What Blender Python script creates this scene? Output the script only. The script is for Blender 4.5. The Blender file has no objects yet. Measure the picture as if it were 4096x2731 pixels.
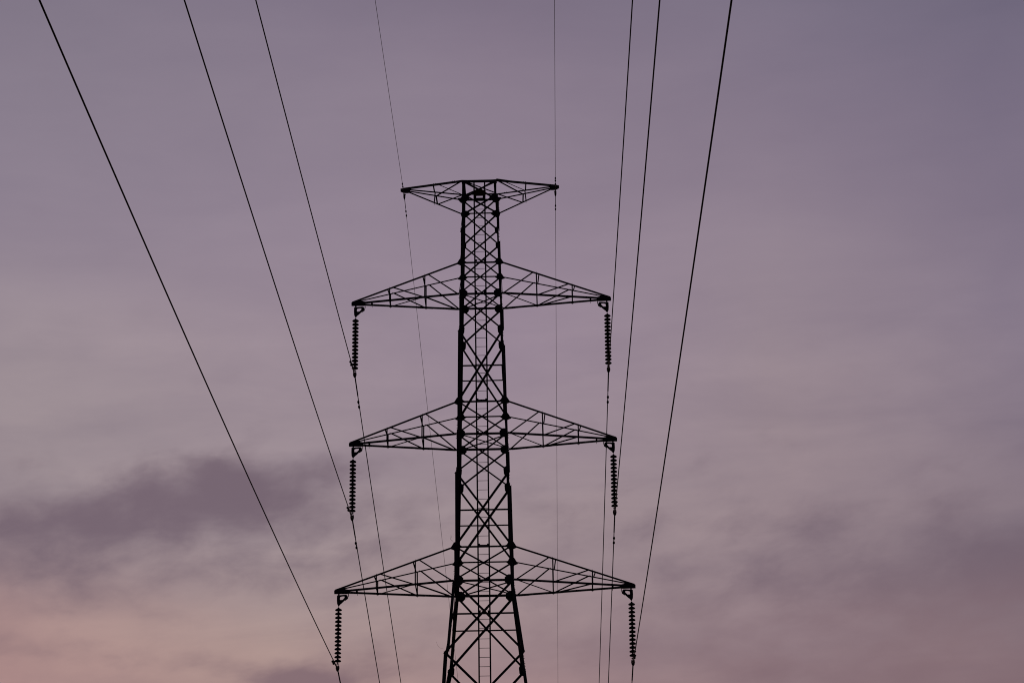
import bpy, math, random
from mathutils import Vector, Matrix
random.seed(7)
sc = bpy.context.scene
C = sc.collection
R = math.radians

# ------------------------------------------------------------------ camera
CAM_Z = 1.6
PITCH, ROLL = 0.35904, 0.01664
cam = bpy.data.cameras.new('camera')
cam.sensor_width = 36.0
cam.lens = 10992.3 / 4096 * 36.0
cam.clip_start = 0.1
cam.clip_end = 20000
co = bpy.data.objects.new('camera', cam)
C.objects.link(co)
fwd = Vector((0, math.cos(PITCH), math.sin(PITCH)))
up0 = Vector((0, -math.sin(PITCH), math.cos(PITCH)))
r0 = Vector((1, 0, 0))
cr, sr = math.cos(ROLL), math.sin(ROLL)
rt = r0 * cr - up0 * sr
up = r0 * sr + up0 * cr
M = Matrix.Identity(4)
for i in range(3):
    M[i][0], M[i][1], M[i][2] = rt[i], up[i], -fwd[i]
M[2][3] = CAM_Z
co.matrix_world = M
sc.camera = co
sc.view_settings.view_transform = 'Standard'
sc.view_settings.look = 'None'
sc.view_settings.exposure = 0
sc.view_settings.gamma = 1
sc.cycles.pixel_filter_type = 'BLACKMAN_HARRIS'
sc.cycles.filter_width = 1.05

# ------------------------------------------------------------------ sky
def lin(c):
    def f(v):
        v /= 255.0
        return v / 12.92 if v <= .04045 else ((v + .055) / 1.055) ** 2.4
    return (f(c[0]), f(c[1]), f(c[2]), 1.0)

world = bpy.data.worlds.new("World")
sc.world = world
world.use_nodes = True
NT = world.node_tree
NT.nodes.clear()

def sock(n, i, v):
    if v is None:
        return
    if hasattr(v, 'is_output') or isinstance(v, bpy.types.NodeSocket):
        NT.links.new(v, n.inputs[i])
    else:
        n.inputs[i].default_value = v

def mth(op, a, b=None, c=None, clamp=False):
    n = NT.nodes.new('ShaderNodeMath'); n.operation = op; n.use_clamp = clamp
    sock(n, 0, a); sock(n, 1, b); sock(n, 2, c)
    return n.outputs[0]

def mixc(f, a, b, mode='MIX'):
    n = NT.nodes.new('ShaderNodeMix'); n.data_type = 'RGBA'; n.blend_type = mode
    sock(n, 0, f); sock(n, 6, a); sock(n, 7, b)
    return n.outputs[2]

def comb(x, y, z):
    n = NT.nodes.new('ShaderNodeCombineXYZ'); sock(n, 0, x); sock(n, 1, y); sock(n, 2, z)
    return n.outputs[0]

def noise(vec, scale, detail=4.0, rough=.5, dist=0.0):
    n = NT.nodes.new('ShaderNodeTexNoise'); n.noise_dimensions = '3D'
    NT.links.new(vec, n.inputs['Vector'])
    n.inputs['Scale'].default_value = scale
    n.inputs['Detail'].default_value = detail
    n.inputs['Roughness'].default_value = rough
    n.inputs['Distortion'].default_value = dist
    return n.outputs[0]

def smooth(v, a, b, c=0.0, d=1.0):
    n = NT.nodes.new('ShaderNodeMapRange'); n.interpolation_type = 'SMOOTHSTEP'
    sock(n, 0, v)
    n.inputs[1].default_value = a; n.inputs[2].default_value = b
    n.inputs[3].default_value = c; n.inputs[4].default_value = d
    return n.outputs[0]

tc = NT.nodes.new('ShaderNodeTexCoord')
sep = NT.nodes.new('ShaderNodeSeparateXYZ')
NT.links.new(tc.outputs['Generated'], sep.inputs[0])
X, Y, Z = sep.outputs
AZ = mth('MULTIPLY', mth('ARCTAN2', X, Y), 57.29578)          # degrees right of north
EL = mth('MULTIPLY', mth('ARCSINE', Z), 57.29578)             # degrees above the horizon

# cloud deck colour by elevation, in five azimuth sectors
ELS = [12.4, 13.6, 14.7, 16.0, 17.3, 19.9, 22.5, 25.1, 27.7]
SECT = [
    (-10.6, [(158, 127, 129), (162, 130, 130), (169, 138, 136), (153, 133, 138), (151, 137, 143), (157, 143, 149), (143, 130, 145), (138, 127, 142), (129, 119, 135)]),
    (-5.3,  [(177, 147, 141), (178, 150, 144), (171, 147, 143), (158, 142, 146), (157, 142, 148), (155, 139, 149), (145, 131, 147), (139, 127, 142), (131, 119, 137)]),
    (0.0,   [(163, 134, 135), (161, 134, 136), (156, 135, 139), (155, 137, 142), (155, 139, 145), (153, 136, 151), (148, 132, 148), (138, 125, 141), (129, 116, 134)]),
    (5.8,   [(142, 118, 124), (142, 120, 126), (145, 124, 131), (146, 128, 135), (148, 131, 138), (150, 134, 143), (144, 130, 144), (133, 120, 137), (123, 114, 133)]),
    (11.0,  [(134, 110, 116), (128, 105, 112), (123, 107, 117), (127, 112, 122), (133, 118, 129), (136, 123, 139), (127, 115, 133), (119, 109, 129), (111, 104, 124)]),
]
def ramp(cols):
    n = NT.nodes.new('ShaderNodeValToRGB')
    n.color_ramp.interpolation = 'B_SPLINE'
    e = n.color_ramp.elements
    lo, hi = -10.0, 60.0
    pts = [(-10.0, (70, 55, 58)), (2.0, (176, 138, 122)), (9.0, (172, 136, 130))] + list(zip(ELS, cols)) + [(36.0, (92, 90, 110)), (60.0, (60, 62, 84))]
    while len(e) < len(pts):
        e.new(0.5)
    for i, (p, c) in enumerate(pts):
        e[i].position = (p - lo) / (hi - lo)
        e[i].color = lin(c)
    return n, lo, hi
ELW = None
nz1 = noise(comb(mth('MULTIPLY', AZ, .10), mth('MULTIPLY', EL, .32), 3.1), 1.0, 3.0, .5)
nz2 = noise(comb(mth('MULTIPLY', AZ, .12), mth('MULTIPLY', EL, .30), 9.7), 1.0, 3.0, .5)
ELs = mth('ADD', EL, mth('MULTIPLY', mth('SUBTRACT', nz1, .5), 1.6))
AZs = mth('ADD', AZ, mth('MULTIPLY', mth('SUBTRACT', nz2, .5), 3.0))
col = None
prev = None
for az, cols in SECT:
    n, lo, hi = ramp(cols)
    t = mth('DIVIDE', mth('SUBTRACT', ELs, lo), hi - lo, clamp=True)
    NT.links.new(t, n.inputs[0])
    if col is None:
        col = n.outputs[0]
    else:
        mr = NT.nodes.new('ShaderNodeMapRange'); mr.interpolation_type = 'LINEAR'
        sock(mr, 0, AZs); mr.inputs[1].default_value = prev; mr.inputs[2].default_value = az
        col = mixc(mr.outputs[0], col, n.outputs[0])
    prev = az

# soft streaks all over the deck
st = noise(comb(mth('MULTIPLY', AZ, .16), mth('MULTIPLY', mth('ADD', EL, mth('MULTIPLY', AZ, -.03)), .75), 1.3), 1.0, 6.0, .55, .4)
fine = noise(comb(mth('MULTIPLY', AZ, .6), mth('MULTIPLY', EL, 1.3), 5.3), 1.0, 5.0, .55, .3)
lower = smooth(EL, 24.0, 17.0, .35, 1.0)
amp = mth('MULTIPLY', lower, mth('ADD', mth('MULTIPLY', mth('SUBTRACT', st, .5), .50), mth('MULTIPLY', mth('SUBTRACT', fine, .5), .16)))
gain = mth('ADD', 1.0, amp)
col = mixc(1.0, col, comb(gain, gain, mth('ADD', 1.0, mth('MULTIPLY', amp, .75))), 'MULTIPLY')

# darker cloud banks: (azimuth, elevation, half width, half height, weight), degrees
BANKS = [(-6.8, 17.45, 1.4, 0.42, 1.02), (-8.7, 16.85, 1.25, 0.36, 0.80), (-5.2, 17.60, 1.0, 0.26, 0.40), (-6.9, 17.95, 1.0, 0.22, 0.45), (-4.1, 17.9, 0.8, 0.22, 0.28),
         (-10.95, 16.80, 1.0, 0.35, 0.55), (-10.6, 15.80, 1.6, 0.60, 0.55), (-7.6, 16.1, 3.0, 0.60, 0.50), (-10.85, 17.75, 0.8, 0.14, 0.35),
         (-3.9, 16.7, 2.4, 1.0, 0.42), (-9.9, 14.20, 1.6, 0.24, 0.50), (-7.3, 13.8, 0.9, 0.15, 0.35), (-4.7, 13.6, 1.1, 0.30, 1.25), (-3.0, 13.9, .8, .25, .4),
         (10.9, 15.6, 1.4, 0.60, 0.65), (9.6, 14.9, 2.0, 0.55, 0.40), (6.2, 15.7, 1.8, 0.40, 0.25), (6.0, 16.6, 1.2, 0.30, 0.25), (9.5, 16.7, 1.6, .3, .2),
         (5.0, 13.56, 0.9, 0.28, 0.65), (8.09, 13.44, 1.2, 0.28, 0.65), (1.2, 17.1, 1.6, 0.35, 0.30), (-3.59, 18.33, 1.4, 0.23, 0.15),
         (6.5, 15.0, 4.5, 1.6, 0.46), (-5.5, 20.9, 2.2, 0.35, 0.25), (2.0, 14.2, 2.5, .5, .15)]
w1 = noise(comb(mth('MULTIPLY', AZ, .35), mth('MULTIPLY', EL, .9), 0.0), 1.0, 4.0, .5)
w2 = noise(comb(mth('MULTIPLY', AZ, .35), mth('MULTIPLY', EL, .9), 7.0), 1.0, 4.0, .5)
EW = mth('ADD', EL, mth('MULTIPLY', mth('SUBTRACT', w1, .5), 1.0))
AW = mth('ADD', AZ, mth('MULTIPLY', mth('SUBTRACT', w2, .5), 2.5))
tot = None
for a, e_, sa, se, am in BANKS:
    dx = mth('DIVIDE', mth('SUBTRACT', AW, a), sa)
    dy = mth('DIVIDE', mth('SUBTRACT', EW, e_), se)
    d2 = mth('ADD', mth('MULTIPLY', dx, dx), mth('MULTIPLY', dy, dy))
    g = mth('MULTIPLY', mth('EXPONENT', mth('MULTIPLY', d2, -.55)), am)
    tot = g if tot is None else mth('ADD', tot, g)
puff = noise(comb(mth('MULTIPLY', AZ, .80), mth('MULTIPLY', mth('ADD', EL, mth('MULTIPLY', AZ, -.10)), 1.45), 4.2), 1.0, 8.0, .53, .25)
wisp = noise(comb(mth('MULTIPLY', AZ, 1.9), mth('MULTIPLY', mth('ADD', EL, mth('MULTIPLY', AZ, -.15)), 3.4), 8.8), 1.0, 6.0, .6, .2)
field = mth('ADD', tot, mth('ADD', mth('MULTIPLY', mth('SUBTRACT', puff, .5), 1.45), mth('MULTIPLY', mth('SUBTRACT', wisp, .5), .20)))
mask = mth('MULTIPLY', smooth(field, 0.05, 1.35, 0.0, 1.0), smooth(EL, 21.0, 18.0, .25, 1.0))
bankc = mixc(smooth(EL, 14.0, 16.0), lin((130, 107, 114)), lin((115, 99, 111)))
col = mixc(mth('MULTIPLY', mask, .95), col, bankc)

# the afterglow side faces the camera; the dome behind it has gone dark
back = smooth(mth('ABSOLUTE', AZ), 25.0, 150.0, 1.0, 0.10)
col = mixc(1.0, col, comb(back, back, mth('ADD', mth('MULTIPLY', back, .9), .1)), 'MULTIPLY')

sky = NT.nodes.new('ShaderNodeTexSky')
sky.sky_type = 'NISHITA'
sky.sun_disc = False
sky.sun_elevation = R(1.0)
sky.sun_rotation = R(-14.0)
bg1 = NT.nodes.new('ShaderNodeBackground')
NT.links.new(sky.outputs[0], bg1.inputs[0]); bg1.inputs[1].default_value = 0.0015
bg2 = NT.nodes.new('ShaderNodeBackground')
NT.links.new(col, bg2.inputs[0]); bg2.inputs[1].default_value = 1.0
ad = NT.nodes.new('ShaderNodeAddShader')
NT.links.new(bg1.outputs[0], ad.inputs[0]); NT.links.new(bg2.outputs[0], ad.inputs[1])
wo = NT.nodes.new('ShaderNodeOutputWorld')
NT.links.new(ad.outputs[0], wo.inputs[0])

# faint last sunlight from low behind the tower
sl = bpy.data.lights.new('sun', 'SUN')
sl.energy = 0.05
sl.angle = R(12)
sl.color = (1.0, .72, .6)
so = bpy.data.objects.new('sun', sl)
C.objects.link(so)
sd = Vector((math.sin(R(-14)) * math.cos(R(1)), math.cos(R(-14)) * math.cos(R(1)), math.sin(R(1))))
so.rotation_euler = sd.to_track_quat('Z', 'Y').to_euler()

# ------------------------------------------------------------------ materials
def mat(name, c1, c2, rough=.6, metal=0.0, scale=8.0, bump=.0, spec=.3):
    m = bpy.data.materials.new(name); m.use_nodes = True
    nt = m.node_tree; b = nt.nodes['Principled BSDF']
    t = nt.nodes.new('ShaderNodeTexCoord')
    n = nt.nodes.new('ShaderNodeTexNoise'); n.inputs['Scale'].default_value = scale; n.inputs['Detail'].default_value = 6
    nt.links.new(t.outputs['Object'], n.inputs['Vector'])
    r = nt.nodes.new('ShaderNodeValToRGB')
    r.color_ramp.elements[0].position = .35; r.color_ramp.elements[0].color = (*c1, 1)
    r.color_ramp.elements[1].position = .68; r.color_ramp.elements[1].color = (*c2, 1)
    nt.links.new(n.outputs[0], r.inputs[0]); nt.links.new(r.outputs[0], b.inputs['Base Color'])
    mr = nt.nodes.new('ShaderNodeMapRange'); mr.inputs[3].default_value = rough - .08; mr.inputs[4].default_value = rough + .1
    nt.links.new(n.outputs[0], mr.inputs[0]); nt.links.new(mr.outputs[0], b.inputs['Roughness'])
    b.inputs['Metallic'].default_value = metal
    b.inputs['Specular IOR Level'].default_value = spec
    if bump:
        bp = nt.nodes.new('ShaderNodeBump'); bp.inputs['Strength'].default_value = bump; bp.inputs['Distance'].default_value = .02
        nt.links.new(n.outputs[0], bp.inputs['Height']); nt.links.new(bp.outputs[0], b.inputs['Normal'])
    return m
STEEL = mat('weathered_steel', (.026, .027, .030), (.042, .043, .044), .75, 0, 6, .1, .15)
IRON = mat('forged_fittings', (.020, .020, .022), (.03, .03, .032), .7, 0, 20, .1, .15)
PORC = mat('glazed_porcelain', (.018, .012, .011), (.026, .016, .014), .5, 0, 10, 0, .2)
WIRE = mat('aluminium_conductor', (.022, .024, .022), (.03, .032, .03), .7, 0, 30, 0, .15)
EWIRE = mat('earth_wire_strand', (.30, .28, .29), (.36, .34, .35), .6, 0, 30, 0, .3)
SIGN = mat('weathered_sign_enamel', (.050, .032, .006), (.065, .042, .008), .7, 0, 5, 0, .15)
CONC = mat('concrete', (.22, .21, .19), (.33, .31, .28), .9, 0, 3, .4)
GRASSM = mat('meadow', (.035, .05, .018), (.07, .075, .03), .95, 0, .35, .6)
FIBRE = mat('dry_twine', (.12, .09, .08), (.16, .12, .10), .9, 0, 20)

# ------------------------------------------------------------------ mesh helpers
K = 1.22      # flange allowance: rolled angles run heavier than their clear width
class MB:
    def __init__(s): s.v = []; s.f = []
    def add(s, vs, fs):
        o = len(s.v); s.v += [tuple(v) for v in vs]; s.f += [tuple(i + o for i in f) for f in fs]
    def prism(s, prof, a, b, prof2=None):
        n = len(prof); prof2 = prof2 or prof
        vs = [Vector(a) + p for p in prof] + [Vector(b) + p for p in prof2]
        fs = [(i, (i + 1) % n, n + (i + 1) % n, n + i) for i in range(n)]
        fs += [tuple(range(n - 1, -1, -1)), tuple(range(n, 2 * n))]
        s.add(vs, fs)
    def angle(s, a, b, w, u, d, t=.007, w2=None, centred=True):
        """rolled steel angle from a to b: one flange along u (width w), the other along d (w2)"""
        w2 = w2 or w * .6
        if centred: w, w2 = w * K, w2 * K
        ax = (Vector(b) - Vector(a)).normalized()
        u = Vector(u); d = Vector(d)
        d = (d - ax * d.dot(ax)).normalized()
        u = (u - ax * u.dot(ax)); u = (u - d * u.dot(d)).normalized()
        o = -u * (w / 2) if centred else Vector((0, 0, 0))
        P = [o, o + u * w, o + u * w + d * t, o + u * t + d * t, o + u * t + d * w2, o + d * w2]
        s.prism(P, a, b)
    def tube(s, pts, rad, n=8, cap=True):
        pts = [Vector(p) for p in pts]; m = len(pts)
        rr = rad if isinstance(rad, (list, tuple)) else [rad] * m
        o = len(s.v)
        for i, p in enumerate(pts):
            ax = (pts[min(i + 1, m - 1)] - pts[max(i - 1, 0)]).normalized()
            ref = Vector((0, 0, 1)) if abs(ax.z) < .9 else Vector((1, 0, 0))
            u = ax.cross(ref).normalized(); v = u.cross(ax)
            for k in range(n):
                an = 2 * math.pi * k / n
                s.v.append(tuple(p + (u * math.cos(an) + v * math.sin(an)) * rr[i]))
        for i in range(m - 1):
            for k in range(n):
                k2 = (k + 1) % n
                s.f.append((o + i * n + k, o + i * n + k2, o + (i + 1) * n + k2, o + (i + 1) * n + k))
        if cap:
            s.f.append(tuple(o + k for k in range(n))[::-1]); s.f.append(tuple(o + (m - 1) * n + k for k in range(n)))
    def lathe(s, prof, n=20, c=(0, 0, 0)):
        o = len(s.v)
        for r, z in prof:
            for k in range(n):
                an = 2 * math.pi * k / n
                s.v.append((c[0] + r * math.cos(an), c[1] + r * math.sin(an), c[2] + z))
        for i in range(len(prof) - 1):
            for k in range(n):
                k2 = (k + 1) % n
                s.f.append((o + i * n + k, o + (i + 1) * n + k, o + (i + 1) * n + k2, o + i * n + k2))
        s.f.append(tuple(o + k for k in range(n))); s.f.append(tuple(o + (len(prof) - 1) * n + k for k in range(n))[::-1])
    def plate(s, poly, y0, y1, hole=None):
        """plate in the x-z plane between y0 and y1; poly and hole have the same number of points when hole is given"""
        n = len(poly)
        if not hole:
            s.add([(x, y0, z) for x, z in poly] + [(x, y1, z) for x, z in poly],
                  [tuple(range(n)), tuple(range(2 * n - 1, n - 1, -1))] + [(i, n + i, n + (i + 1) % n, (i + 1) % n) for i in range(n)])
        else:
            vs = [(x, y0, z) for x, z in poly] + [(x, y1, z) for x, z in poly] + [(x, y0, z) for x, z in hole] + [(x, y1, z) for x, z in hole]
            fs = []
            for i in range(n):
                j = (i + 1) % n
                fs += [(i, n + i, n + j, j), (i, j, 2 * n + j, 2 * n + i), (n + i, 3 * n + i, 3 * n + j, n + j), (2 * n + i, 2 * n + j, 3 * n + j, 3 * n + i)]
            s.add(vs, fs)
    def box(s, lo, hi):
        s.plate([(lo[0], lo[2]), (hi[0], lo[2]), (hi[0], hi[2]), (lo[0], hi[2])], lo[1], hi[1])
    def mesh(s, name, m):
        me = bpy.data.meshes.new(name); me.from_pydata(s.v, [], s.f); me.materials.append(m)
        me.validate(); me.update()
        import bmesh
        b = bmesh.new(); b.from_mesh(me); bmesh.ops.recalc_face_normals(b, faces=b.faces); b.to_mesh(me); b.free()
        return me
    def build(s, name, m, parent=None, smooth=False):
        me = s.mesh(name, m)
        if smooth:
            for p in me.polygons: p.use_smooth = True
        o = bpy.data.objects.new(name, me); C.objects.link(o)
        if parent: o.parent = parent
        return o

def tag(o, label, cat=None, group=None, kind=None):
    if label: o['label'] = label
    if cat: o['category'] = cat
    if group: o['group'] = group
    if kind: o['kind'] = kind
    return o

def empty(name, loc, rz=0.0):
    o = bpy.data.objects.new(name, None); o.empty_display_size = .5
    o.location = loc; o.rotation_euler = (0, 0, rz); C.objects.link(o)
    return o

# ------------------------------------------------------------------ ground
g = MB()
N = 48
S = 6000.0
def gz(x, y):
    d = math.hypot(x, y - 60)
    k = max(0.0, min(1.0, (d - 160) / 500))
    return k * (6 * math.sin(x * .0031 + 1) * math.cos(y * .0027) + 3 * math.sin(x * .011 + y * .007)) - k * 4
vs = []; fs = []
for i in range(N + 1):
    for j in range(N + 1):
        u = (i / N * 2 - 1); v = (j / N * 2 - 1)
        x = S * u * abs(u) ** 1.2; y = S * v * abs(v) ** 1.2 + 60
        vs.append((x, y, gz(x, y)))
for i in range(N):
    for j in range(N):
        a = i * (N + 1) + j
        fs.append((a, a + N + 1, a + N + 2, a + 1))
g.add(vs, fs)
tag(g.build('ground', GRASSM, smooth=True), None, kind='structure')

# ------------------------------------------------------------------ tower geometry
X0, D, YAW = -1.15369, 98.0, 0.01023
tower = empty('transmission_tower', (X0, D, 0), -YAW)
tag(tower, 'tall dark steel lattice pylon with six crossarms and a ladder up its middle', 'pylon')

ZL = {'tt': 44.793, 'tb': 43.991, 'm0': 42.668, 'l1t': 41.354, 'l1b': 40.055, 'n1': 38.55, 'm1': 37.125, 'l2t': 35.682, 'l2b': 34.393,
      'n2': 32.875, 'm2': 31.41, 'l3t': 29.995, 'l3b': 28.707, 'm3': 27.42, 'n3': 25.94, 'n4': 22.5, 'n5': 18.2, 'n6': 12.6, 'n7': 5.8}
HWK = [(0.0, 4.567), (28.707, 1.122), (29.995, 1.078), (34.393, .979), (35.682, .9205), (40.055, .828), (41.354, .777), (44.793, .6785)]
def hw(z):
    for (a, wa), (b, wb) in zip(HWK, HWK[1:]):
        if z <= b:
            return wa + (wb - wa) * (z - a) / (b - a)
    return HWK[-1][1]

# legs: run pieces (x at top, z top, x at bottom, z bottom, flange width towards the middle)
LEGS = {
 ('L', -1): [(-0.668, 44.798, -0.696, 42.77, 0.106), (-0.731, 42.771, -0.771, 39.989, 0.115), (-0.815, 39.99, -0.826, 38.565, 0.114), (-0.872, 38.566, -0.914, 35.69, 0.123), (-0.921, 35.691, -0.928, 34.348, 0.122), (-0.958, 34.348, -0.958, 32.891, 0.13), (-1.027, 32.893, -1.041, 30.006, 0.139), (-1.081, 30.007, -1.081, 28.656, 0.137), (-1.15, 28.658, -1.383, 25.984, 0.109), (-1.469, 25.985, -1.545, 24.776, 0.117), (-1.545, 24.776, -4.60, 0.12, .14)],
 ('L', 1): [(-0.579, 44.788, -0.605, 42.695, -0.127), (-0.61, 42.695, -0.684, 40.06, -0.136), (-0.686, 40.06, -0.723, 38.59, -0.135), (-0.725, 38.59, -0.797, 35.688, -0.154), (-0.802, 35.688, -0.83, 34.405, -0.152), (-0.83, 34.405, -0.863, 32.927, -0.152), (-0.868, 32.928, -0.948, 30.013, -0.17), (-0.948, 30.013, -0.983, 28.723, -0.168), (-0.989, 28.723, -1.26, 25.981, -0.116), (-1.246, 25.981, -1.347, 25.515, -0.139), (-1.347, 25.515, -4.45, 0.12, -.14)],
 ('R', -1): [(0.658, 44.767, 0.648, 43.978, -0.063), (0.741, 43.976, 0.753, 42.716, -0.067), (0.715, 42.717, 0.775, 40.037, -0.067), (0.808, 40.037, 0.808, 39.378, -0.076), (0.862, 39.377, 0.869, 38.559, -0.076), (0.821, 38.56, 0.883, 35.652, -0.076), (0.892, 35.652, 0.949, 34.367, -0.084), (0.958, 34.367, 0.957, 33.647, -0.084), (1.001, 33.646, 1.008, 32.88, -0.084), (0.975, 32.88, 0.994, 29.964, -0.083), (1.022, 29.964, 1.057, 28.68, -0.082), (1.075, 28.68, 1.439, 25.936, -0.109), (1.377, 25.937, 1.504, 24.715, -0.09), (1.504, 24.715, 4.60, 0.12, -.14)],
 ('R', 1): [(0.67, 44.76, 0.7, 42.822, -0.059), (0.756, 42.821, 0.776, 41.349, -0.078), (0.771, 41.349, 0.78, 40.029, -0.068), (0.763, 40.029, 0.778, 38.557, -0.068), (0.879, 38.555, 0.92, 35.652, -0.086), (0.92, 35.652, 0.933, 34.369, -0.086), (0.914, 34.369, 0.94, 32.959, -0.085), (1.031, 32.957, 1.076, 29.972, -0.104), (1.076, 29.972, 1.073, 28.682, -0.103), (1.073, 28.682, 1.381, 25.977, -0.112), (1.436, 25.976, 1.501, 25.461, -0.12), (1.501, 25.461, 4.60, 0.12, -.14)],
}
def bolt(mb, p, d, L=.05, r=.009):
    mb.tube([p, Vector(p) + Vector(d) * L], r, 6)
for (side, fs_), pieces in LEGS.items():
    m = MB()
    for i, (xa, za, xb, zb, w) in enumerate(pieces):
        ya, yb = fs_ * hw(za), fs_ * hw(zb)
        ov = .0
        sgn = 1 if w > 0 else -1
        if side == 'L' and fs_ == 1:      # measured on the inner edge: shift to the corner
            xa, xb, sgn = xa + w, xb + w, 1
        m.angle((xa, ya, za + ov), (xb, yb, zb - ov), abs(w), (sgn, 0, 0), (0, -fs_, 0), .014, abs(w) * 1.0 + .02, centred=False)
    out = -1 if side == 'L' else 1
    b_, n_ = (44.0, 40.055, 34.393, 28.707), (42.668, 38.55, 32.875, 25.94)
    if side == 'R': zcs = [b - .03 for b in b_] + [b - .38 for b in b_] + [n - .08 for n in n_] + [n - .40 for n in n_] if fs_ < 0 else []
    else: zcs = [b + .42 for b in b_[1:]] + [b + .03 for b in b_[1:]] + [n + .16 for n in n_] if fs_ < 0 else []
    for zc in zcs:
        for q in range(4):
            z = zc - q * .062
            best = None
            for (xa, za, xb, zb, w) in pieces:
                if za >= z >= zb:
                    best = xa + (xb - xa) * (z - za) / (zb - za)
            if best is None: continue
            if side == 'L' and fs_ == 1: best -= .14
            bolt(m, (best, fs_ * (hw(z) - .05), z), (out, 0, 0), .030 if q % 2 else .020, .010)
    # step bolts up the outer corner
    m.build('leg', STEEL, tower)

def foot(sx, sy):
    m = MB()
    x, y = sx * 4.58, sy * 4.57
    m.prism([Vector((-.55, -.55, 0)), Vector((.55, -.55, 0)), Vector((.55, .55, 0)), Vector((-.55, .55, 0))], (x, y, -.4), (x, y, .3),
            [Vector((-.32, -.32, 0)), Vector((.32, -.32, 0)), Vector((.32, .32, 0)), Vector((-.32, .32, 0))])
    m.build('footing', CONC, tower)
for sx in (-1, 1):
    for sy in (-1, 1): foot(sx, sy)

# the four faces of the body: F(side, s, z, off) gives a point; s in -1..1 across the face
def F(face, s, z, off=0.0, inset=.03):
    h = hw(z)
    a = s * (h - inset)
    if face == 'near': return Vector((a, -h - off, z))
    if face == 'far': return Vector((a, h + off, z))
    if face == 'left': return Vector((-h - off + (.075 if z < 39.8 else .028), a, z))
    return Vector((h + off - (.075 if z < 39.8 else .028), a, z))
def inward(face):
    return {'near': (0, 1, 0), 'far': (0, -1, 0), 'left': (1, 0, 0), 'right': (-1, 0, 0)}[face]

FACES = ['near', 'far', 'left', 'right']
for face in FACES:
    d = inward(face)
    for k, w in (('tt', .066), ('tb', .044), ('l1t', .044), ('l1b', .056), ('m1', .040), ('l2t', .046), ('l2b', .058), ('m2', .042),
                 ('l3t', .046), ('l3b', .060), ('m3', .044), ('n5', .08), ('n7', .09)):
        if k == 'tt' and face == 'far': w = .045
        if k in ('l1b', 'l2b', 'l3b') and face == 'far': w *= 1.3
        z = ZL[k]
        m = MB()
        wd = w if face in ('near', 'far') else w * .8
        m.angle(F(face, -1, z, -.03), F(face, 1, z, -.03), wd, (0, 0, 1), d, .007, wd * (.9 if k != 'tt' else 1.1))
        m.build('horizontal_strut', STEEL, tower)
    panels = [('tt', 'tb', .05, .045), ('tb', 'm0', .046, .036), ('m0', 'l1t', .046, .036), ('l1t', 'l1b', .042, .034), ('l1b', 'n1', .050, .036),
              ('n1', 'l2t', .064, .046), ('l2t', 'l2b', .042, .034), ('l2b', 'n2', .046, .036), ('n2', 'l3t', .066, .048), ('l3t', 'l3b', .044, .036),
              ('l3b', 'n3', .066, .050), ('n3', 'n4', .066, .056), ('n4', 'n5', .07, .07), ('n5', 'n6', .08, .08), ('n6', 'n7', .09, .09)]
    for a, b, wu, wv in panels:
        za, zb = ZL[a], ZL[b]
        if face in ('left', 'right'): wu, wv = wu * .75, wv * .75
        wu, wv = wu * 1.1, wv * 1.25
        m = MB()
        wide = 1 if face == 'near' else -1
        m.angle(F(face, 1, za, .018), F(face, -1, zb, .018), wu, (0, 0, 1), Vector(d) * -1, .007, wu * .5)
        m.angle(F(face, -1, za, -.012), F(face, 1, zb, -.012), wv, (0, 0, 1), d, .007, wv * .5)
        m.build('cross_brace', STEEL, tower)
    # K brace down to the footings
    m = MB()
    z7 = ZL['n7']
    for s in (-1, 1):
        m.angle(F(face, 0, z7, -.03), F(face, s, .35, -.03), .09, (0, 0, 1), d)
    m.build('cross_brace', STEEL, tower)

# plan bracing at the crossarm levels
for k, w in (('tt', .040), ('l1b', .034), ('l2b', .034), ('l3b', .036), ('n5', .06)):
    z = ZL[k]; h = hw(z) - .05
    m = MB()
    m.angle((-h, -h, z + .02), (h, h, z + .02), w, (0, 0, 1), (1, -1, 0), .006, w * .6)
    m.angle((-h, h, z - .04), (h, -h, z - .04), w, (0, 0, 1), (1, 1, 0), .006, w * .6)
    m.build('plan_brace', STEEL, tower)

# gusset plates at the nodes
def gus(kind, sc_=1.0):
    P = {'bot': [(0, -.17), (.25, -.17), (.33, -.08), (.33, .07), (.22, .17), (0, .17)],
         'top': [(-.14, -.075), (-.125, -.045), (-.02, .13), (.02, .16), (.15, .15), (.20, .05), (.28, .0), (.20, -.06), (.14, -.13), (0, -.14), (-.02, -.12)],
         'tbn': [(-.15, .02), (-.135, .06), (-.02, .08), (.03, .17), (.20, .17), (.33, .08), (.31, -.02), (.20, -.08), (.12, -.16), (0, -.15), (-.03, -.13)],
         'tbf': [(-.07, .0), (-.05, .07), (.0, .10), (.06, .15), (.18, .13), (.32, .0), (.20, -.10), (.10, -.17), (0, -.16), (-.05, -.1)],
         'mid': [(0, -.19), (.17, -.19), (.225, -.10), (.24, .09), (.20, .17), (.15, .19), (0, .19)],
         'ttp': [(0, -.14), (.17, -.14), (.25, -.02), (.25, .02), (0, .03)],
         'low': [(0, -.25), (.2, -.25), (.27, -.1), (.27, .1), (.2, .25), (0, .25)]}[kind]
    return [(x * sc_, z * sc_) for x, z in P]
nodes = [('tt', 'ttp', 1), ('tb', 'tb', 1), ('m0', 'mid', .72), ('l1t', 'top', .95), ('l1b', 'bot', 1), ('n1', 'mid', 1), ('l2t', 'top', 1.05), ('l2b', 'bot', 1.02),
         ('n2', 'mid', 1.03), ('l3t', 'top', 1.1), ('l3b', 'bot', 1.12), ('n3', 'mid', 1.1), ('n4', 'low', .9), ('n5', 'low', 1), ('n6', 'low', 1.1), ('n7', 'low', 1.2)]
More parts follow.
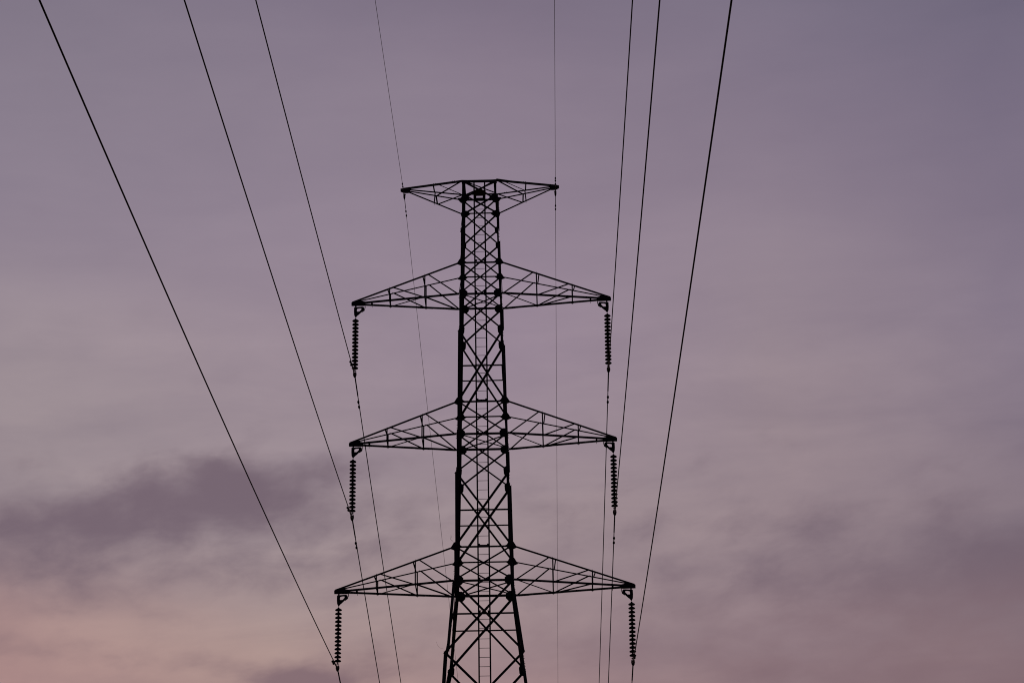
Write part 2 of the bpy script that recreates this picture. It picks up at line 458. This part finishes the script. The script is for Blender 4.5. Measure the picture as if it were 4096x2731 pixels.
for face, fy in (('near', -1), ('far', 1)):
    for k, kind, s_ in nodes:
        z = ZL[k]
        if k == 'n3' and fy < 0: s_ = .62
        if kind == 'tb': kind = 'tbn' if fy < 0 else 'tbf'
        for sx in (-1, 1):
            h = hw(z)
            ins = {'bot': .03, 'mid': .03}.get(kind, 0) + (.05 if k == 'n3' else 0)
            poly = [(sx * (h - x - (ins if x == 0 else 0)), z + dz) for x, dz in gus(kind, s_)]
            m = MB()
            y0 = fy * (h + .002)
            m.plate(poly, y0, y0 + fy * .012)
            # bolt heads
            for q in range(6):
                bx = sx * (h - .03 - (q % 3) * .06 * s_); bz = z + (-.05 if q < 3 else (.06 if k != 'tt' else -.10)) * s_
                m.tube([(bx, y0 + fy * .012, bz), (bx, y0 + fy * .030, bz)], .012, 6)
            m.build('gusset_plate', STEEL, tower)

# ------------------------------------------------------------------ ladder on the near face
lad = MB()
zs = [44.74] + [v for v in (ZL['tb'], ZL['l1t'], ZL['l1b'], ZL['l2t'], ZL['l2b'], ZL['l3t'], ZL['l3b'])] + [10.0]
for s in (-1, 1):
    for za, zb in zip(zs, zs[1:]):
        lad.angle((s * .205, -hw(za) - .05, za), (s * .205, -hw(zb) - .05, zb), .045, (1, 0, 0), (0, -1, 0), .006, .03)
ladder = lad.build('ladder', STEEL, tower)
rz = [44.316 + 1.6 - 2 - .018 + .036 - i * .35596 for i in range(0, 47)]
rz = [42.316 + 1.6 - .018 - i * .35596 for i in range(-1, 100)]
low0 = 24.834 + 1.6 - .018
zlist = [z for z in rz if z > low0 + .33]
k = 0
while low0 - k * .352 > 10.1 and len(zlist) < 98:
    zlist.append(low0 - k * .352); k += 1
for z in zlist:
    m = MB()
    y = -hw(z) - .052
    m.tube([(-.2, y, z), (.2, y, z)], .0100, 6)
    m.build('rung', STEEL, ladder)
for k in ('tb', 'l1t', 'l1b', 'l2t', 'l2b', 'l3t', 'l3b', 'm3', 'n5'):
    z = ZL[k]
    m = MB()
    for s in (-1, 1):
        m.box((s * .185 - .03 - s * .03, -hw(z) - .06, z + (.01 if k != 'tb' else .02)), (s * .185 + .03 - s * .03, -hw(z) - .02, z + (.08 if k != 'tb' else .14)))
    if k in ('tb', 'l2t', 'l3t'):
        m.box((-.2, -hw(z) - .07, z - .005), (.2, -hw(z) - .03, z + .035))
    m.build('bracket', STEEL, ladder)
m = MB()
zt, zb = 44.345, 44.09
y = -hw(44.3) - .10
m.plate([(-.215, zb), (.235, zb), (.245, zt - .02), (.13, zt), (.09, zt + .03), (-.03, zt), (-.2, zt - .01)], y, y + .012)
m.build('sign_plate', SIGN, tower)

# ------------------------------------------------------------------ crossarms
def lerp(a, b, f): return a + (b - a) * f
def crossarm(sx, kt, kb, tipx, tipz):
    """four chords from the body to the tip, posts and diagonals, a wedge-shaped tip"""
    zt, zb = ZL[kt], ZL[kb]
    ht, hb = hw(zt), hw(zb)
    tipT = Vector((sx * (tipx - .03), 0, tipz + .055)); tipB = Vector((sx * (tipx - .03), 0, tipz + .0))
    ch = {}
    for nm, fy in (('n', -1), ('f', 1)):
        ch[nm + 't'] = (tipT + Vector((0, fy * .03, 0)), Vector((sx * (ht + .02), fy * ht, zt - .01)))
        ch[nm + 'b'] = (tipB + Vector((0, fy * .03, 0)), Vector((sx * (hb - .02), fy * hb, zb)))
    m = MB()
    for key, (a, b) in ch.items():
        fy = -1 if key[0] == 'n' else 1
        w = .046 if key[1] == 't' else (.058 if key[0] == 'n' else .066)
        if key == 'ft': w = .038
        m.angle(a, b, w, (0, 0, 1), (0, -fy, 0), .008, w * .7)
        # bolted lap splices
        if key[1] == 'b':
            for f0, f1 in ((.60, .74), (.88, .97)):
                m.angle(lerp(a, b, f0) + Vector((0, fy * .009, -.004)), lerp(a, b, f1) + Vector((0, fy * .009, -.004)), w * .95, (0, 0, 1), (0, -fy, 0), .006, w * .5)
    arm = m.build('crossarm', STEEL, tower)
    A, B = .350, .678
    def P(c, f): return lerp(ch[c][0], ch[c][1], f)
    def br(a, b, w, d, u=(0, 0, 1)):
        q = MB(); q.angle(a, b, w, u, d, .006, w * .6)
        q.build('lattice_brace', STEEL, arm)
    for nm, fy in (('n', -1), ('f', 1)):
        d = (0, -fy, 0)
        t, b = nm + 't', nm + 'b'
        br(P(t, A), P(b, A), .038, d, (1, 0, 0))
        br(P(t, B), P(b, B), .040, d, (1, 0, 0))
        wd = .036 if nm == 'n' else .042
        br(P(t, A + .03), P(b, B - .01), wd, d)
        br(P(t, B + .03), P(b, .985), wd, d)
    vert = (0, 0, -1)
    q_ = .018 if sx < 0 else .024
    br(P('nt', A - q_), P('ft', A - q_ * .5), .036, vert, (1, 0, 0))
    br(P('nt', B - q_), P('ft', B - q_ * .5), .036, vert, (1, 0, 0))
    br(P('nb', A), P('fb', A), .030, vert, (1, 0, 0))
    br(P('nb', B), P('fb', B), .030, vert, (1, 0, 0))
    br(P('nb', .183), P('fb', .183), .055, vert, (1, 0, 0))
    if sx < 0:
        br(P('nb', B), P('fb', A + .02), .032, (0, -1, 0)); br(P('nb', B), P('fb', .96), .052, (0, -1, 0))
    else:
        br(P('nb', .99), P('fb', B), .032, (0, -1, 0)); br(P('nb', A), P('fb', B - .04), .044, (0, -1, 0))
    # small joint plates and hanging bolt ends along the chords
    j = MB()
    for c, f in (('fb', B), ('fb', A), ('nt', A), ('nt', B), ('ft', A + .02), ('ft', B + .02)):
        p = P(c, f)
        fy = -1 if c[0] == 'n' else 1
        zz = -.05 if c[1] == 'b' else -.01
        if c[1] == 'b' or c[0] == 'f': j.plate([(p.x - .045, p.z + zz + .0), (p.x + .045, p.z + zz - .0), (p.x + .035, p.z + zz + .045), (p.x - .035, p.z + zz + .045)], p.y + fy * .012, p.y + fy * .019)
        j.tube([p + Vector((0, fy * .02, 0)), p + Vector((0, fy * .02, (.05 if c[1] == 't' else -.075)))], .009, 6)
    p = P('fb', .183)
    j.tube([p, p + Vector((0, 0, -.10))], .008, 6)
    j.build('joint_plate', STEEL, arm)
    # wedge tip: two cheek plates with a web between
    q = MB()
    poly = [(0, .048), (0, -.070), (.48, -.078), (.54, -.05), (.52, .07), (.36, .098)]
    pp = [(sx * (tipx - x), tipz + z) for x, z in poly]
    q.plate(pp, -.050, -.038); q.plate(pp, .038, .050)
    q.box((min(sx * tipx, sx * (tipx - .42)), -.037, tipz - .045), (max(sx * tipx, sx * (tipx - .42)), .037, tipz + .045))
    q.build('tip_plate', STEEL, arm)
    return arm
ARMS = [('l1t', 'l1b', 4.972, 40.042), ('l2t', 'l2b', 5.040, 34.376), ('l3t', 'l3b', 5.552, 28.668)]
words = ['upper', 'middle', 'lower']
for i, (kt, kb, tx, tz) in enumerate(ARMS):
    for sx in (-1, 1):
        crossarm(sx, kt, kb, tx, tz)

def earth_arm(sx):
    zt, zb = ZL['tt'], ZL['tb']
    ht, hb = hw(zt), hw(zb)
    tx, tz = 3.085, 44.745
    ch = {}
    for nm, fy in (('n', -1), ('f', 1)):
        ch[nm + 't'] = (Vector((sx * (tx - .08), fy * .02, tz + .05)), Vector((sx * (ht - .02), fy * ht, zt)))
        ch[nm + 'b'] = (Vector((sx * (tx - .30), fy * .05, tz - .06)), Vector((sx * (hb + .03), fy * hb, zb)))
    m = MB()
    for key, (a, b) in ch.items():
        fy = -1 if key[0] == 'n' else 1
        w = {'nt': .062, 'ft': .045, 'nb': .034, 'fb': .044}[key]
        m.angle(a, b, w, (0, 0, 1), (0, -fy, 0), .008, w * .7)
    a, b = ch['nt']
    if sx > 0:
        m.angle(lerp(a, b, .70) + Vector((0, -.01, -.01)), lerp(a, b, 1.0) + Vector((0, -.01, .03)), .05, (0, 0, 1), (0, -1, 0), .008, .04)
    arm = m.build('crossarm', STEEL, tower)
    def P(c, f): return lerp(ch[c][0], ch[c][1], f)
    def br(a, b, w, d, u=(0, 0, 1)):
        q = MB(); q.angle(a, b, w, u, d, .006, w * .6); q.build('lattice_brace', STEEL, arm)
    Sf = .535
    br(P('ft', Sf), P('fb', Sf - .05), .036, (0, -1, 0), (1, 0, 0))
    br(P('nb', Sf - .0), P('fb', Sf + .01), .044, (0, 0, -1), (1, 0, 0))
    br(P('nt', Sf - .02), P('ft', Sf - .01), .040, (0, 0, -1), (1, 0, 0))
    br(P('nt', Sf + .05) if sx < 0 else P('nt', .9), P('ft', .99) if sx < 0 else P('ft', Sf), .036, (0, 0, -1), (0, 1, 0))
    br(P('nb', Sf + .01), P('nt', .99), .038, (0, 1, 0))
    br(P('fb', Sf + .02), P('ft', .99), .040, (0, -1, 0))
    q = MB()
    poly = [(0, .045), (0, -.045), (.12, -.10), (.30, -.11), (.38, -.07), (.36, .07), (.2, .07)]
    if sx > 0: poly = [(0, .04), (0, -.03), (.12, -.10), (.30, -.11), (.36, -.07), (.36, .06), (.06, .06)]
    pp = [(sx * (tx - x), tz + z) for x, z in poly]
    q.plate(pp, -.055, -.045); q.plate(pp, .045, .055)
    q.box((min(sx * tx, sx * (tx - .3)), -.044, tz - .03), (max(sx * tx, sx * (tx - .3)), .044, tz + .03))
    for f in (.1, .24):
        q.tube([(sx * (tx - f), 0, tz + .04), (sx * (tx - f), 0, tz + .09)], .012, 6)
    q.build('tip_plate', STEEL, arm)
    j = MB()
    for f in (.52, .55, .84, .87):
        p = P('nt', f); j = MB(); j.tube([p, p + Vector((0, 0, .055))], .011, 6); j.build('joint_bolt', STEEL, arm)
    for f in (.84, .88):
        p = P('ft', f); j = MB(); j.tube([p, p + Vector((0, 0, .045))], .011, 6); j.build('joint_bolt', STEEL, arm)
    p = P('fb', Sf - .05); j = MB(); j.tube([p, p + Vector((0, 0, -.09))], .010, 6)
    j.build('joint_bolt', STEEL, arm)
for sx in (-1, 1): earth_arm(sx)

# ------------------------------------------------------------------ insulator strings
SP = 0.1484
def disc_mesh():
    m = MB()
    m.lathe([(.006, .016), (.012, .0), (.026, -.010), (.038, -.020), (.040, -.044), (.058, -.052), (.088, -.064), (.112, -.080), (.1265, -.098), (.1275, -.110), (.120, -.121), (.108, -.126),
             (.098, -.119), (.088, -.129), (.078, -.120), (.064, -.130), (.052, -.120), (.038, -.128), (.034, -.140), (.022, -.145), (.018, -.158)], 24)
    me = m.mesh('insulator_disc', PORC)
    for p in me.polygons: p.use_smooth = True
    return me
DISC = disc_mesh()
def hanger_mesh():
    m = MB()
    # outline and slot, x towards the tower, z from the string top upward
    out = [(-.060, .436), (.228, .458), (.290, .455), (.330, .413), (.339, .358), (.322, .303), (.228, .243), (.116, .133), (.073, .101), (.030, .046), (.004, .0), (-.021, .046), (-.054, .115), (-.064, .248)]
    hol = [(.058, .375), (.125, .394), (.195, .396), (.216, .394), (.218, .368), (.217, .344), (.180, .300), (.142, .262), (.11, .262), (.085, .262), (.056, .262), (.052, .285), (.051, .30), (.051, .32)]
    m.plate(out, -.012, .012, hol)
    return m.mesh('hanger_plate', IRON)
HANG = hanger_mesh()
def strap_mesh():
    m = MB()
    m.box((-.022, -.018, .43), (.035, .018, .50))
    pts = [(.360, 0, .49), (.366, 0, .44), (.358, 0, .39), (.340, 0, .34), (.318, 0, .31)]
    m.tube(pts, [.014, .014, .015, .018, .02], 8)
    for x, z in ((.29, .28), (.25, .255), (.325, .31)):
        m.tube([(x, -.02, z), (x, .02, z)], .022, 6)
    return m.mesh('hanger_strap', IRON)
STRAP = strap_mesh()
def socket_mesh():
    m = MB()
    m.lathe([(.012, .04), (.02, .0), (.058, -.012), (.062, -.02), (.04, -.03), (.012, -.032)], 16)
    m.tube([(.022, 0, -.03), (.016, 0, -.13)], .009, 6)
    m.tube([(-.022, 0, -.03), (-.02, 0, -.13)], .012, 6)
    return m.mesh('ball_socket', IRON)
SOCK = socket_mesh()
def clamp_mesh():
    # boat-shaped body holding the conductor, long axis along the line
    m = MB()
    prof = lambda a, h: [Vector((-.066 * a, 0, .085)), Vector((-.072 * a, 0, .03)), Vector((-.055 * a, 0, -.045 * h)), Vector((-.022 * a, 0, -.10 * h)), Vector((.022 * a, 0, -.10 * h)),
                         Vector((.055 * a, 0, -.045 * h)), Vector((.072 * a, 0, .03)), Vector((.066 * a, 0, .085))]
    ys = [(-.16, .35, .2), (-.09, .8, .7), (0, 1, 1), (.09, .8, .7), (.16, .35, .2)]
    for (y0, a0, h0), (y1, a1, h1) in zip(ys, ys[1:]):
        P0 = [v + Vector((0, 0, .0 if a0 == 1 else -.0)) for v in prof(a0, h0)]; P1 = prof(a1, h1)
        if a0 < .5: P0 = [Vector((v.x, 0, min(v.z, .03))) for v in P0]
        if a1 < .5: P1 = [Vector((v.x, 0, min(v.z, .03))) for v in P1]
        m.prism(P0, (0, y0, 0), (0, y1, 0), P1)
    for y in (-.06, .06):
        m.tube([(-.05, y, .06), (-.05, y, .12)], .012, 6); m.tube([(.05, y, .06), (.05, y, .12)], .012, 6)
    return m.mesh('suspension_clamp', IRON)
CLAMP = clamp_mesh()
cy, sy = math.cos(YAW), math.sin(YAW)
def TW(lx, ly, z): return Vector((X0 + lx * cy + ly * sy, D - lx * sy + ly * cy, z))
HZ = [(4.81211, 39.459), (4.88559, 33.809), (5.38956, 28.098)]
SLEN = 2.34076
# the strings hang a hair off plumb
TILT = Vector((-.0078, -.01713, -1.0))
CLP = {}
slab = {(0, -1): 'disc insulator string under the left tip of the uppermost wide crossarm', (0, 1): 'disc insulator string under the right tip of the uppermost wide crossarm',
        (1, -1): 'disc insulator string under the left tip of the middle wide crossarm', (1, 1): 'disc insulator string under the right tip of the middle wide crossarm',
        (2, -1): 'disc insulator string under the left tip of the lowest and widest crossarm', (2, 1): 'disc insulator string under the right tip of the lowest and widest crossarm'}
for i, (a, h) in enumerate(HZ):
    for sx in (-1, 1):
        top = TW(sx * a, 0, h)
        e = empty('insulator_string', top, 0)
        e.rotation_euler = (Vector((.0078, .01713, 1)).to_track_quat('Z', 'Y').to_matrix() @ Matrix.Rotation(-YAW, 3, 'Z')).to_euler()
        e.rotation_euler = Matrix.Rotation(-YAW, 3, 'Z').to_euler()
        tag(e, slab[(i, sx)], 'insulator string', 'insulator strings hanging from the crossarm tips')
        def part(name, me, dz, mir=False):
            o = bpy.data.objects.new(name, me); C.objects.link(o); o.parent = e
            o.location = (TILT.x * dz, TILT.y * dz, -dz)
            if mir: o.scale = (-1, 1, 1)
            return o
        hp = part('hanger_plate', HANG, 0, sx > 0)
        st_ = part('hanger_strap', STRAP, 0, sx > 0); st_.parent = hp
        st_.scale = (1, 1, 1); st_.location = (0, 0, 0)
        for q in range(14):
            part('insulator_disc', DISC, .018 + q * SP)
        part('ball_socket', SOCK, 2.135)
        part('suspension_clamp', CLAMP, SLEN)
        CLP[(i, sx)] = top + TILT * SLEN

# ------------------------------------------------------------------ conductors
def at(P0, az, s, c, t, front):
    g_ = -1 if front else 1
    return Vector((P0.x + g_ * t * math.sin(az), P0.y + g_ * t * math.cos(az), P0.z - s * t + c * t * t))
FR = (0.01152, 0.08310, 0.000250); BK = (0.00976, 0.13462, 0.000300)
def damper(parent, P0, par, tm, front, r=.042, half=.20, drop=.10):
    m = MB()
    p = at(P0, *par, tm, front)
    a = at(P0, *par, tm - half, front) + Vector((0, 0, -drop)); b = at(P0, *par, tm + half, front) + Vector((0, 0, -drop))
    mid = (a + b) / 2 + Vector((0, 0, .012))
    m.tube([a, mid, b], .008, 6)
    m.tube([p + Vector((0, 0, .02)), mid + Vector((0, 0, -.012))], .019, 8)
    for q, o in ((a, (a - b).normalized()), (b, (b - a).normalized())):
        L = .15
        m.tube([q - o * L * .55, q - o * L * .5, q - o * L * .2, q + o * L * .25, q + o * L * .5, q + o * L * .55], [r * .35, r * .8, r, r * 1.08, r * .85, r * .3], 10)
    m.build('vibration_damper', IRON, parent)
def wire(name, label, grp, P0, par_f, par_b, rad, m_, tf, tb, rods, rod_r):
    m = MB()
    pts = [at(P0, *par_f, t, True) for t in sorted([tf * (q / 90) ** 1.5 for q in range(1, 91)], reverse=True)]
    pts += [P0.copy()]
    pts += [at(P0, *par_b, tb * (q / 90) ** 1.5, False) for q in range(1, 91)]
    m.tube(pts, rad, 8)
    o = m.build(name, m_, None, True)
    q = MB()
    rp = [at(P0, *par_f, rods[0] * k / 6, True) for k in range(6, 0, -1)] + [P0.copy()] + [at(P0, *par_b, rods[1] * k / 6, False) for k in range(1, 7)]
    q.tube(rp, rod_r, 10)
    q.build('armour_rods', m_ if m_ is WIRE else IRON, o, True)
    tag(o, label, 'power line' if m_ is WIRE else 'earth wire', grp)
    return o
pos = {0: 'uppermost', 1: 'middle', 2: 'lowest'}
for (i, sx), P0 in CLP.items():
    side = 'left' if sx < 0 else 'right'
    lab = {(0, -1): 'black conductor clamped below the left tip of the uppermost wide crossarm',
           (1, -1): 'black conductor clamped below the left tip of the middle crossarm',
           (2, -1): 'thick black conductor slanting from the upper left corner to the lowest left insulator',
           (0, 1): 'black conductor clamped below the right tip of the uppermost wide crossarm',
           (1, 1): 'black conductor clamped below the right tip of the middle crossarm',
           (2, 1): 'thick black conductor farthest right, running down to the lowest right insulator'}[(i, sx)]
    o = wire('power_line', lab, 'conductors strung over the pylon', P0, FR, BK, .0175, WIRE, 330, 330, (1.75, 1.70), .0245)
    damper(o, P0, FR, 2.05, True)
    damper(o, P0, BK, 2.22, False)
EZ = 44.46688; ER = 2.93624
for sx in (-1, 1):
    P0 = TW(sx * ER, 0, EZ)
    lab = 'thin grey earth wire over the left tip of the topmost narrow crossarm' if sx < 0 else 'thin grey earth wire over the right tip of the topmost narrow crossarm'
    ef, eb = (0.01152, 0.04463, 0.0002), (0.00976, 0.08985, 0.0002)
    o = wire('earth_wire', lab, 'earth wires at the pylon top', P0, ef, eb, .0078, EWIRE, 330, 330, (.75, .95), .0125)
    for fr, tms in ((True, (1.08, 1.42, 1.68) if sx > 0 else (1.12, 1.42)), (False, (.95, 1.22) if sx > 0 else (1.15, 1.50))):
        for tm in tms:
            q = MB()
            par = ef if fr else eb
            a = at(P0, *par, tm - .09, fr) + Vector((0, 0, -.02)); b = at(P0, *par, tm + .09, fr) + Vector((0, 0, -.02))
            ln = b - a
            q.tube([a, a + ln * .15, a + ln * .5, a + ln * .85, b], [.008, .024, .029, .024, .008], 10)
            q.build('vibration_damper', IRON, o, True)
    q = MB()   # clamp and the shackle that holds it up to the arm tip
    q.lathe([(.012, .10), (.038, .085), (.042, .0), (.036, -.06), (.018, -.12), (.01, -.13)], 12, (P0.x, P0.y, P0.z + .01))
    q.tube([P0 + Vector((-.045 * -sx, 0, .085)), P0 + Vector((.06 * -sx, 0, .085))], .012, 6)
    q.build('suspension_clamp', IRON, o, True)
    q = MB()
    q.tube([P0 + Vector((-.02, 0, .08)), P0 + Vector((-.03 * (1 if sx < 0 else -.3), 0, .26))], .016, 8)
    if sx < 0:
        ring = [P0 + Vector((.015 + .026 * math.cos(k / 10 * 2 * math.pi), 0, .155 + .034 * math.sin(k / 10 * 2 * math.pi))) for k in range(11)]
        q.tube(ring, .008, 6)
        q.tube([P0 + Vector((.05, 0, .09)), P0 + Vector((.09, 0, .22))], .004, 6)
    else:
        q.tube([P0 + Vector((.012, 0, .08)), P0 + Vector((.012, 0, .22))], .014, 8)
    q.build('shackle', IRON, o, True)

# ------------------------------------------------------------------ wisps of twine caught on the steel
def wisp(pts, label):
    m = MB()
    P = [Vector(p) for p in pts]
    m.tube(P, .0028, 5)
    o = m.build('twine_wisp', FIBRE, None, True)
    tag(o, label, 'twine')
h = hw(30.2)
b0 = TW(-h - .02, -h, 30.15)
wisp([b0, b0 + Vector((-.10, 0, .10)), b0 + Vector((-.13, -.02, .20)), b0 + Vector((-.10, -.03, .30)), b0 + Vector((-.07, -.02, .22)), b0 + Vector((-.12, 0, .13)), b0 + Vector((-.05, .01, .08))],
     'curled wisp of twine above the left joint where the lowest crossarm meets the body')
b1 = TW(-1.5, -1.42, 26.1)
wisp([b1, b1 + Vector((-.12, 0, .02)), b1 + Vector((-.20, -.02, .12)), b1 + Vector((-.24, -.02, .24))], 'bent wisp of twine sticking out left of the flared lower leg')
